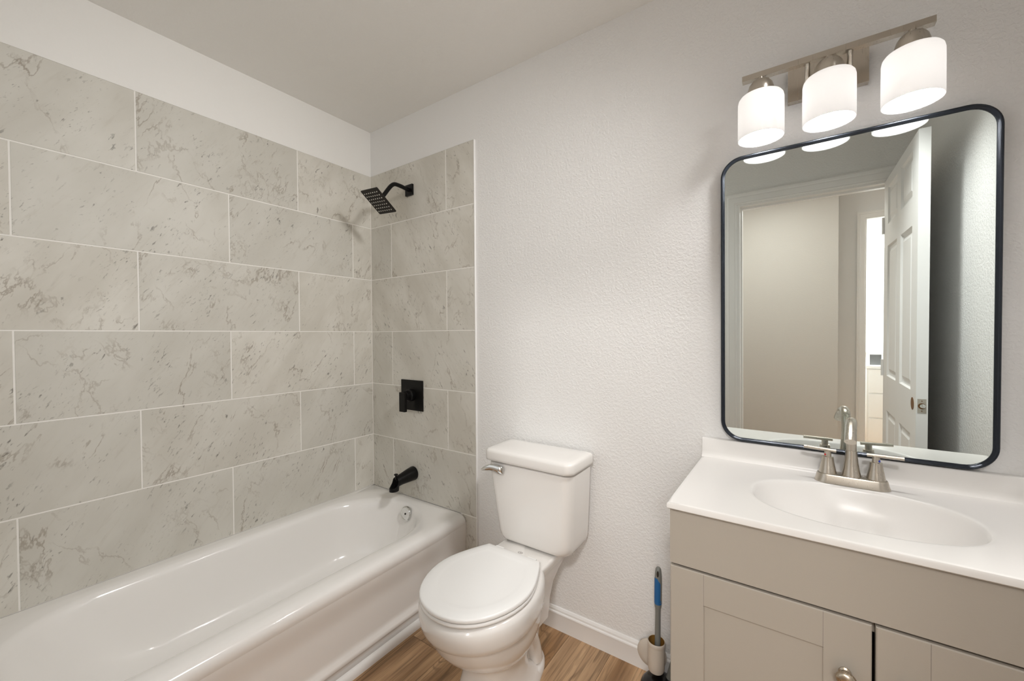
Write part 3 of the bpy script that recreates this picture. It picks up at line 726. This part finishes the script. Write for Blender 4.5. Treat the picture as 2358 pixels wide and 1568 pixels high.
    rings = [T(1.036, 1.400, -0.198, -0.030, rl, 0.7375), T(1.024, 1.411, -0.209, -0.021, rl, 0.7378), T(1.018, 1.4165, -0.2145, -0.018, rl, 0.7405), T(1.0165, 1.418, -0.216, -0.018, rl, 0.750), T(1.0165, 1.418, -0.216, -0.018, rl, 0.772), T(1.0185, 1.416, -0.2140, -0.0195, rl, 0.7785), T(1.0235, 1.411, -0.2085, -0.024, rl, 0.7830), T(1.034, 1.400, -0.197, -0.034, rl, 0.7855), T(1.06, 1.375, -0.17, -0.06, 0.02, 0.7868), T(1.15, 1.285, -0.13, -0.10, 0.01, 0.7872)]
    loft(bm, rings); build('tank_lid', bm, M_china, root, smooth=60)
    bm = BM(); box(bm, (1.105, -0.175, 0.4130), (1.330, -0.06, 0.4200)); build('tank_gasket', bm, M_dark, root, smooth=0)
    bm = BM(); loft(bm, [T(1.040, 1.396, -0.193, -0.034, rf, 0.7325), T(1.040, 1.396, -0.193, -0.034, rf, 0.7385)]); build('lid_gap_shade', bm, M_dark, root, smooth=0)  # dark strip put in as the shade of the gap under the lid
    # flush lever
    y0 = -0.212
    lv_bm = BM()
    rr = []
    for (x, z, hz, hy, yo) in ((1.118, 0.7085, 0.0135, 0.002, 0.0), (1.112, 0.7090, 0.0165, 0.008, 0.004), (1.098, 0.7120, 0.0170, 0.010, 0.006), (1.082, 0.7165, 0.0150, 0.010, 0.010), (1.066, 0.7180, 0.0130, 0.008, 0.016), (1.052, 0.7150, 0.0110, 0.006, 0.021), (1.036, 0.7090, 0.0075, 0.005, 0.024), (1.026, 0.7035, 0.003, 0.003, 0.024)):
        rr.append([Vector((x, y0 - yo - 0.004 + hy * math.cos(2 * PI * i / 16), z + hz * math.sin(2 * PI * i / 16))) for i in range(16)])
    loft(lv_bm, rr); fl = build('flush_lever', lv_bm, M_chrome, root, smooth=60); fl['label'] = 'chrome flush lever'
    bm = BM(); lathe(bm, [(0.012, 0.0), (0.012, 0.014)], frame_to((1.102, -0.200, 0.709), (0, -1, 0)), 20); build('lever_stem', bm, M_chrome, fl)
    # seat and lid
    bm = BM()
    cc = Vector((TX, -0.47, 0)); s0 = lidring(0.4170)
    loft(bm, [sc(s0, 0.95, 0, cc), sc(s0, 0.982, 0.0, cc), sc(s0, 0.996, 0.0030, cc), sc(s0, 0.996, 0.0075, cc), sc(s0, 0.984, 0.0118, cc), sc(s0, 0.93, 0.0125, cc)]); build('seat', bm, M_seat, root, smooth=50)
    bm = BM(); l0 = lidring(0.4318)
    loft(bm, [sc(l0, 0.95, 0.0, cc), sc(l0, 0.985, 0.0, cc), sc(l0, 0.998, 0.0022, cc), sc(l0, 1.0, 0.0060, cc), sc(l0, 0.998, 0.0092, cc), sc(l0, 0.990, 0.0122, cc), sc(l0, 0.972, 0.0140, cc), sc(l0, 0.87, 0.0147, cc), sc(l0, 0.80, 0.0150, cc), sc(l0, 0.77, 0.0147, cc), sc(l0, 0.74, 0.0140, cc), sc(l0, 0.71, 0.0137, cc), sc(l0, 0.3, 0.0137, cc)])
    build('seat_lid', bm, M_seat, root, smooth=40)
    for s in (-1, 1):
        bm = BM(); box(bm, (TX + s * 0.072 - 0.018, -0.300, 0.4145), (TX + s * 0.072 + 0.018, -0.270, 0.4375)); build('hinge', bm, M_seat, root, bevel=0.004)
    # small printed oval mark on the deck
    bm = BM(); cx, cy, z = 1.208, -0.232, 0.41565
    for (ox, rx, ry) in ((0, 0.0105, 0.0072), (-0.0035, 0.0042, 0.0048), (0.0042, 0.0035, 0.0045)):
        n = 24; i_ = [bm.verts.new((cx + ox + (rx - 0.0012) * math.cos(2 * PI * i / n), cy + (ry - 0.0012) * math.sin(2 * PI * i / n), z)) for i in range(n)]
        o_ = [bm.verts.new((cx + ox + rx * math.cos(2 * PI * i / n), cy + ry * math.sin(2 * PI * i / n), z)) for i in range(n)]
        for i in range(n): bm.faces.new((i_[i], o_[i], o_[(i + 1) % n], i_[(i + 1) % n]))
    mk = build('printed_mark', bm, M_logo, root, smooth=0); mk['label'] = 'small grey oval logo'
toilet()

# ------------------------------------------------------------------ vanity cabinet
VX0, VX1, VF = 1.816, 2.576, -0.4701
CT, CB, CF = 0.8357, 0.8185, -0.482
def shaker(bm, x0, x1, z0, z1, yf, th, st, rec):
    """frame-and-panel door face"""
    def ring(m, y): return [Vector((x0 + m, y, z0 + m)), Vector((x1 - m, y, z0 + m)), Vector((x1 - m, y, z1 - m)), Vector((x0 + m, y, z1 - m))]
    loft(bm, [ring(0, yf + th), ring(0, yf + 0.002), ring(0.002, yf), ring(st - 0.0015, yf), ring(st, yf + 0.001), ring(st + 0.0006, yf + rec), ring(st + 0.04, yf + rec)])
def vanity():
    root = empty('vanity_cabinet', ((VX0 + VX1) / 2, -0.24, 0.0))
    tag(root, 'taupe grey two-door vanity cabinet under the white sink top', 'cabinet')
    fy = VF + 0.019
    bm = BM()
    for lo, hi in (((VX0, -0.455, 0.0), (VX0 + 0.016, -0.004, CB)), ((VX1 - 0.016, -0.455, 0.0), (VX1, -0.004, CB)), ((VX0 + 0.016, -0.020, 0.09), (VX1 - 0.016, -0.004, CB - 0.02)),
                   ((VX0 + 0.016, -0.44, 0.09), (VX1 - 0.016, -0.020, 0.105))): box(bm, lo, hi)
    box(bm, (VX0, fy, 0.655), (VX1, fy + 0.016, CB)); box(bm, (VX0, fy, 0.09), (VX0 + 0.03, fy + 0.016, 0.655)); box(bm, (VX1 - 0.03, fy, 0.09), (VX1, fy + 0.016, 0.655)); box(bm, (VX0 + 0.03, fy, 0.09), (VX1 - 0.03, fy + 0.016, 0.12))
    build('carcass', bm, M_cab, root, smooth=0)
    bm = BM(); box(bm, (VX0 + 0.02, -0.40, 0.0), (VX1 - 0.02, -0.385, 0.09)); build('toe_kick', bm, M_cab, root, smooth=0)
    bm = BM(); box(bm, (VX0, VF, 0.6835), (VX1, fy, CB - 0.0015)); build('apron_panel', bm, M_cab, root, bevel=0.0015)
    mid = 2.196
    for k, (a, b) in enumerate(((VX0, mid - 0.0028), (mid + 0.0028, VX1))):
        bm = BM(); shaker(bm, a, b, 0.095, 0.6765, VF, 0.018, 0.076, 0.0045)
        d = build('door', bm, M_cab, root, smooth=0)
        # hairline joints between stiles and rails
        kx = 2.1525 if k == 0 else 2.2415
        kz = 0.5655
        Mk = frame_to((kx, VF, kz), (0, -1, 0))
        bm = BM(); lathe(bm, [(0.0105, 0.0), (0.0105, 0.002), (0.0075, 0.004), (0.0065, 0.010), (0.0085, 0.014)], Mk, 28)
        kn = build('knob', bm, M_knob, d); kn['label'] = 'oval brushed nickel knob'
        bm = BM(); rings = []
        for r, h in ((0.010, 0.013), (0.0155, 0.0155), (0.0185, 0.019), (0.0190, 0.022), (0.0175, 0.0255), (0.012, 0.0285), (0.005, 0.0295), (0.0006, 0.0297)):
            rings.append([Mk @ Vector((r * (0.90) * math.cos(2 * PI * i / 32), r * math.sin(2 * PI * i / 32) * 0.80, h)) for i in range(32)])
        loft(bm, rings); build('knob_head', bm, M_knob, kn, smooth=60)
        st = 0.076
        for xs in (a + st, b - st):
            bm = BM(); box(bm, (xs - 0.00035, VF - 0.00012, 0.6765 - st), (xs + 0.00035, VF + 0.0005, 0.6765 - 0.0015))
            build('frame_joint', bm, M_logo, d, smooth=0)
vanity()

# ------------------------------------------------------------------ vanity top with integral basin
def vanity_top():
    root = empty('sink_countertop', (2.194, -0.24, CB))
    tag(root, 'glossy white one-piece sink top on the grey vanity cabinet', 'sink')
    TX0, TX1 = 1.811, 2.582
    bcx, bcy, rx, ry = 2.187, -0.262, 0.213, 0.150
    N = 96
    def rect_pt(a, m):                       # ray from the basin centre to the inset rectangle
        dx, dy = math.cos(a), math.sin(a); t = 1e9
        for lim, c, d in ((TX1 - m, bcx, dx), (TX0 + m, bcx, dx), (-0.028, bcy, dy), (CF + m, bcy, dy)):
            if abs(d) > 1e-9:
                q = (lim - c) / d
                if q > 1e-6: t = min(t, q)
        return bcx + dx * t, bcy + dy * t
    angs = [2 * PI * i / N for i in range(N)]
    for cxx, cyy in ((TX0, CF), (TX1, CF), (TX0, -0.028), (TX1, -0.028)):   # snap a sample to each corner
        a = math.atan2(cyy - bcy, cxx - bcx) % (2 * PI); i = min(range(N), key=lambda k: abs(angs[k] - a)); angs[i] = a
    def se(a, k=1.0, p=0.88):                 # slightly squared oval
        c, s = math.cos(a), math.sin(a)
        th = math.atan2(s / ry, c / rx); c2, s2 = math.cos(th), math.sin(th)
        return bcx + rx * k * abs(c2) ** p * (1 if c2 > 0 else -1), bcy + ry * k * abs(s2) ** p * (1 if s2 > 0 else -1)
    bm = BM(); rings = []
    rings.append([Vector((*rect_pt(a, 0.004), CB)) for a in angs])
    rings.append([Vector((*rect_pt(a, 0.0), CB + 0.003)) for a in angs])
    rings.append([Vector((*rect_pt(a, 0.0), CT - 0.0045)) for a in angs])
    rings.append([Vector((*rect_pt(a, 0.0015), CT - 0.001)) for a in angs])
    rings.append([Vector((*rect_pt(a, 0.005), CT)) for a in angs])
    rings.append([Vector((*rect_pt(a, 0.009), CT)) for a in angs])
    for k, z in ((1.06, 0.0), (1.03, -0.0001), (1.0, -0.0008), (0.985, -0.003), (0.965, -0.010), (0.935, -0.024), (0.88, -0.046), (0.79, -0.072), (0.66, -0.094), (0.48, -0.108), (0.28, -0.114), (0.10, -0.116)):
        rings.append([Vector((*se(a, k), CT + z)) for a in angs])
    loft(bm, rings, cap0=False, cap1=True)
    build('counter', bm, M_top, root, smooth=50)
    # backsplash with a small cove at its foot
    prof = [(0.0, CB), (0.030, CB + 0.004), (0.030, CT - 0.0002), (0.0265, CT + 0.0015), (0.0235, CT + 0.005), (0.0215, CT + 0.011), (0.020, CT + 0.02), (0.0195, 0.8945), (0.018, 0.8965), (0.015, 0.8972), (0.0, 0.8972)]
    bm = BM(); loft(bm, [[Vector((x, -0.0005 - d, z)) for d, z in prof] for x in (TX0, TX1)])
    build('backsplash', bm, M_top, root, smooth=40)
    bm = BM(); lathe(bm, [(0.022, 0.0), (0.022, 0.002), (0.016, 0.004), (0.006, 0.003)], Matrix.Translation((bcx, bcy, CT - 0.1165)), 28)
    dn = build('drain', bm, M_nickel, root); dn['label'] = 'brushed nickel drain'
vanity_top()

# ------------------------------------------------------------------ faucet
def faucet():
    FX, FY = 2.194, -0.086
    root = empty('faucet', (FX, FY, CT))
    tag(root, 'brushed nickel two-handle faucet on the white sink top', 'faucet')
    bm = BM(); rings = []
    def st(hx, hy, z): return rrect(FX - hx, FX + hx, FY - hy, FY + hy, hy * 0.98, z, 10)
    loft(bm, [st(0.080, 0.0270, CT), st(0.0800, 0.0270, CT + 0.003), st(0.0775, 0.0252, CT + 0.010), st(0.0752, 0.0238, CT + 0.020), st(0.0735, 0.0225, CT + 0.0235), st(0.069, 0.019, CT + 0.0245)])
    build('base_plate', bm, M_nickel, root, smooth=50)
    zb = CT + 0.024
    Mz = Matrix.Translation((FX, FY, 0))
    bm = BM(); lathe(bm, [(0.0215, zb), (0.0212, zb + 0.002), (0.0178, zb + 0.020), (0.0148, zb + 0.042), (0.0128, zb + 0.064), (0.0125, 0.9275)], Mz, 36)
    build('spout_base', bm, M_nickel, root, smooth=50)
    bm = BM()
    sd = Vector((-0.105, -0.994, 0.0)); o_ = Vector((FX, FY, 0.0))
    def q(h, z): return o_ + sd * h + Vector((0, 0, z))
    pts = [q(0, 0.926), q(0, 0.95)] + bez(q(0, 0.968), q(0, 1.012), q(0.026, 1.0205), q(0.056, 1.003), 12) + bez(q(0.056, 1.003), q(0.078, 0.990), q(0.090, 0.981), q(0.100, 0.971), 5)[1:]
    k = len(pts); rad = [0.0100] * 3 + [0.0100 + 0.0012 * (i - 2) / (k - 3) for i in range(3, k)]
    tube(bm, pts, rad, 24, upv=(1, 0, 0), flat=1.14); build('spout', bm, M_nickel, root, smooth=50)
    for s, dot, nm in ((-1, M_red, 'red hot mark'), (1, M_blue, 'blue cold mark')):
        hx = FX + s * 0.0505
        bm = BM(); lathe(bm, [(0.0200, zb), (0.0198, zb + 0.0015), (0.0176, zb + 0.014), (0.0149, zb + 0.028), (0.0132, zb + 0.040), (0.0128, zb + 0.0445), (0.0108, zb + 0.0455)], Matrix.Translation((hx, FY, 0)), 32)
        hb = build('handle', bm, M_nickel, root, smooth=50)
        bm = BM(); lathe(bm, [(0.0082, zb + 0.044), (0.0082, zb + 0.0575), (0.0078, zb + 0.060)], Matrix.Translation((hx, FY, 0)), 20); build('stem', bm, M_nickel, hb)
        d = Vector((s * 0.97, 0.10 * s * -1 if s < 0 else -0.10, 0.0)).normalized()
        a = Vector((hx, FY, zb + 0.0615)) - d * 0.0185; b = Vector((hx, FY, zb + 0.0635)) + d * 0.054
        bm = BM(); tube(bm, [a, a + (b - a) * 0.5, b], 0.0047, 14); build('lever', bm, M_nickel, hb, smooth=50)
        bm = BM(); lathe(bm, [(0.0027, 0.0), (0.0027, 0.0006)], frame_to((hx + s * 0.0058, FY - 0.0058, zb + 0.050), (s, -1, 0)), 14); q = build('temperature_mark', bm, dot, hb, smooth=0); q['label'] = nm
faucet()

# ------------------------------------------------------------------ mirror (leans forward very slightly at the top)
def mirror():
    x0, x1, H, W_ = 1.868, 2.480, 0.910, 0.612
    zb, yb, t = 0.9000, -0.0008, 0.011
    root = empty('mirror', ((x0 + x1) / 2, yb, zb))
    tag(root, 'tall mirror with rounded black metal frame above the vanity', 'mirror')
    ex = Vector((1, 0, 0)); ez = Vector((0, -math.sin(t), math.cos(t))); en = Vector((0, -math.cos(t), -math.sin(t)))
    def P(u, v, d): return Vector((x0, yb, zb)) + ex * u + ez * v + en * d
    def ring(m, d, r): return [P(q.x, q.y, d) for q in rrect(m, W_ - m, m, H - m, max(r, 0.004), 0, 12)]
    r0 = 0.062
    prof = [(0.003, 0.0), (0.0, 0.002), (0.0, 0.0185), (0.0010, 0.0215), (0.0035, 0.0240), (0.0060, 0.0240), (0.0080, 0.0222), (0.0090, 0.0200), (0.0105, 0.0192), (0.0115, 0.0180), (0.0118, 0.0150)]
    bm = BM(); rr = [ring(m, d, r0 - m) for m, d in prof]
    loft(bm, rr, cap0=False, cap1=False); build('frame', bm, M_frame, root, smooth=50)
    bm = BM(); loft(bm, [ring(0.0116, 0.002, r0 - 0.0116), ring(0.0116, 0.0158, r0 - 0.0116)]); g = build('mirror_glass', bm, M_mirror, root, smooth=0)
mirror()

# ------------------------------------------------------------------ vanity light
def vanity_light():
    root = empty('vanity_light', (2.142, 0.0, 1.985))
    tag(root, 'three-lamp brushed nickel wall light with white glass shades above the mirror', 'wall lamp')
    bm = BM(); box(bm, (2.049, -0.022, 1.940), (2.234, -0.0005, 2.034)); build('back_plate', bm, M_nickel, root, bevel=0.003)
    bm = BM(); box(bm, (1.9370, -0.112, 1.9965), (2.3470, -0.092, 2.0125)); build('cross_bar', bm, M_nickel, root, bevel=0.001)
    for x in (2.095, 2.187):
        bm = BM(); tube(bm, bez((x, -0.018, 1.955), (x, -0.055, 1.945), (x, -0.092, 1.955), (x, -0.100, 1.9975), 12), 0.0065, 12); build('arm', bm, M_nickel, root)
    SY = -0.105
    for x in (1.984, 2.142, 2.306):
        Mx = Matrix.Translation((x, SY, 0))
        bm = BM(); lathe(bm, [(0.0075, 1.998), (0.0075, 1.9915), (0.0135, 1.9895), (0.0235, 1.984), (0.0300, 1.9745), (0.0335, 1.962), (0.0345, 1.950), (0.0345, 1.9425)], Mx, 32, cap1=False)
        build('holder', bm, M_nickel, root)
        bm = BM(); pr = [(0.0350, 1.9440), (0.046, 1.9440), (0.0525, 1.9415), (0.0565, 1.9360), (0.0582, 1.9280), (0.0585, 1.900), (0.0585, 1.860), (0.0585, 1.8205), (0.0578, 1.8195), (0.0562, 1.8205), (0.0560, 1.860), (0.0560, 1.900), (0.0556, 1.927), (0.0540, 1.9340), (0.0505, 1.9385), (0.045, 1.941), (0.0350, 1.9410)]
        lathe(bm, pr + [pr[0]], Mx, 48, cap0=False, cap1=False); bmesh.ops.remove_doubles(bm, verts=bm.verts, dist=1e-5)
        sh = build('shade', bm, M_opal, root); sh['label'] = 'glowing white opal glass shade'
        bm = BM(); lathe(bm, [(0.013, 1.944), (0.0135, 1.925), (0.020, 1.905), (0.0275, 1.885), (0.0295, 1.868), (0.027, 1.853), (0.018, 1.842), (0.006, 1.838)], Mx, 32)
        build('bulb', bm, M_bulb, sh)
vanity_light()

# ------------------------------------------------------------------ cleaning tools between toilet and vanity
def brush_set():
    a = Vector((1.6745, -0.072, 0.045)); b = Vector((1.6815, -0.080, 0.440))
    ax = (b - a).normalized()
    # holder
    root = empty('brush_holder', (1.650, -0.0135, 0.0)); tag(root, 'cream plastic brush holder cup at the baseboard beside the vanity', 'brush holder')
    bm = BM(); lathe(bm, [(0.050, 0.0), (0.052, 0.003), (0.052, 0.007), (0.048, 0.011), (0.030, 0.016)], frame_to((1.641, -0.0145, 0.082), (0.05, -1, 0.0)), 40); build('back_plate', bm, M_cream, root)
    hm = frame_to((1.6718, -0.075, 0.0745), ax)
    bm = BM(); lathe(bm, [(0.018, -0.004), (0.025, 0.0), (0.0275, 0.008), (0.0285, 0.045), (0.0288, 0.088), (0.0291, 0.0915), (0.0300, 0.094), (0.0300, 0.104), (0.0285, 0.1065), (0.0270, 0.1055), (0.0265, 0.104)], hm, 36, cap1=False)
    cup = build('cup', bm, M_cream, root, smooth=40)
    bm = BM(); lathe(bm, [(0.0262, 0.1045), (0.0255, 0.05), (0.023, 0.02), (0.002, 0.015)], hm, 36, cap0=False); q = build('cup_lining', bm, M_amber, cup); q['label'] = 'brown-stained inside of the cup'
    bm = BM(); box(bm, (1.652, -0.053, 0.088), (1.676, -0.018, 0.13)); build('bracket', bm, M_cream, root, bevel=0.004)
    # brush
    root = empty('toilet_brush', (a.x, a.y, 0.05)); tag(root, 'toilet brush with grey handle and blue grip standing in the cream holder', 'brush')
    L = (b - a).length
    def at(t): return a + (b - a) * t
    bm = BM()
    tube(bm, [at(0.13), at(0.2), at(0.42), at(0.60), at(0.66)], [0.0095, 0.0098, 0.0095, 0.0088, 0.0098], 20)
    build('shaft', bm, M_grey, root)
    bm = BM(); ts = [0.64, 0.66, 0.70, 0.78, 0.86, 0.92, 0.96, 0.985, 1.0]; rs = [0.0104, 0.0118, 0.0122, 0.0122, 0.0122, 0.0116, 0.0105, 0.0092, 0.006]
    tube(bm, [at(t) for t in ts], rs, 24); hd = build('handle', bm, M_grey, root)
    # blue rubber grip wraps the front-left of the handle
    bm = BM(); tv = (Vector((CP.x, CP.y, 0)) - Vector((b.x, b.y, 0))).normalized(); lf = Vector((-tv.y, tv.x, 0))
    rows = []
    for i in range(15):
        t = 0.668 + 0.245 * i / 14; r = 0.0126 if i not in (0, 14) else 0.0115
        full = 1 - sstep(0.0, 0.22, i / 14)
        a0 = math.radians(-100 - 80 * full); a1 = math.radians(35 + 145 * full - 50 * sstep(0.8, 1.0, i / 14))
        rows.append([at(t) + (tv * math.cos(a0 + (a1 - a0) * j / 20) + lf * -math.sin(a0 + (a1 - a0) * j / 20) * -1) * r for j in range(21)])
    loft(bm, rows, cap0=False, cap1=False, closed=False)
    g = build('grip', bm, M_grip, hd, smooth=60); g['label'] = 'blue rubber grip'
    bm = BM(); pc = at(0.952) + tv * 0.0098 - lf * 0.002
    rr = [[pc + (tv * h) + lf * (0.0036 * k * math.cos(2 * PI * i / 20)) + ax * (0.0105 * k * math.sin(2 * PI * i / 20)) for i in range(20)] for h, k in ((0.0, 1.0), (0.0022, 1.0))]
    loft(bm, rr); build('hang_hole', bm, M_dark, hd, smooth=0)
    # plunger: black rubber cup on the floor, grey handle leaning into the cabinet side
    c = Vector((1.685, -0.084, 0.0))
    root = empty('plunger', (c.x, c.y, 0.0)); tag(root, 'black rubber plunger on the floor with grey and blue handle, beside the vanity', 'plunger')
    bm = BM(); lathe(bm, [(0.058, 0.0), (0.063, 0.003), (0.065, 0.010), (0.064, 0.022), (0.059, 0.036), (0.050, 0.047), (0.036, 0.055), (0.022, 0.0590), (0.012, 0.0605), (0.004, 0.061)], Matrix.Translation(c), 40)
    build('rubber_cup', bm, M_rubber, root, smooth=60)
    e = Vector((1.7850, -0.050, 0.34)); s0 = c + Vector((0.028, 0.020, 0.052))
    def at2(t): return s0 + (e - s0) * t
    bm = BM(); tube(bm, [at2(0), at2(0.15), at2(0.30)], [0.0115, 0.012, 0.0115], 18); build('shaft', bm, M_grey, root)
    bm = BM(); tube(bm, [at2(0.28), at2(0.32), at2(0.9), at2(0.97), at2(1.0)], [0.012, 0.0135, 0.013, 0.011, 0.006], 18); q = build('grip', bm, M_grip, root); q['label'] = 'blue rubber grip'
brush_set()
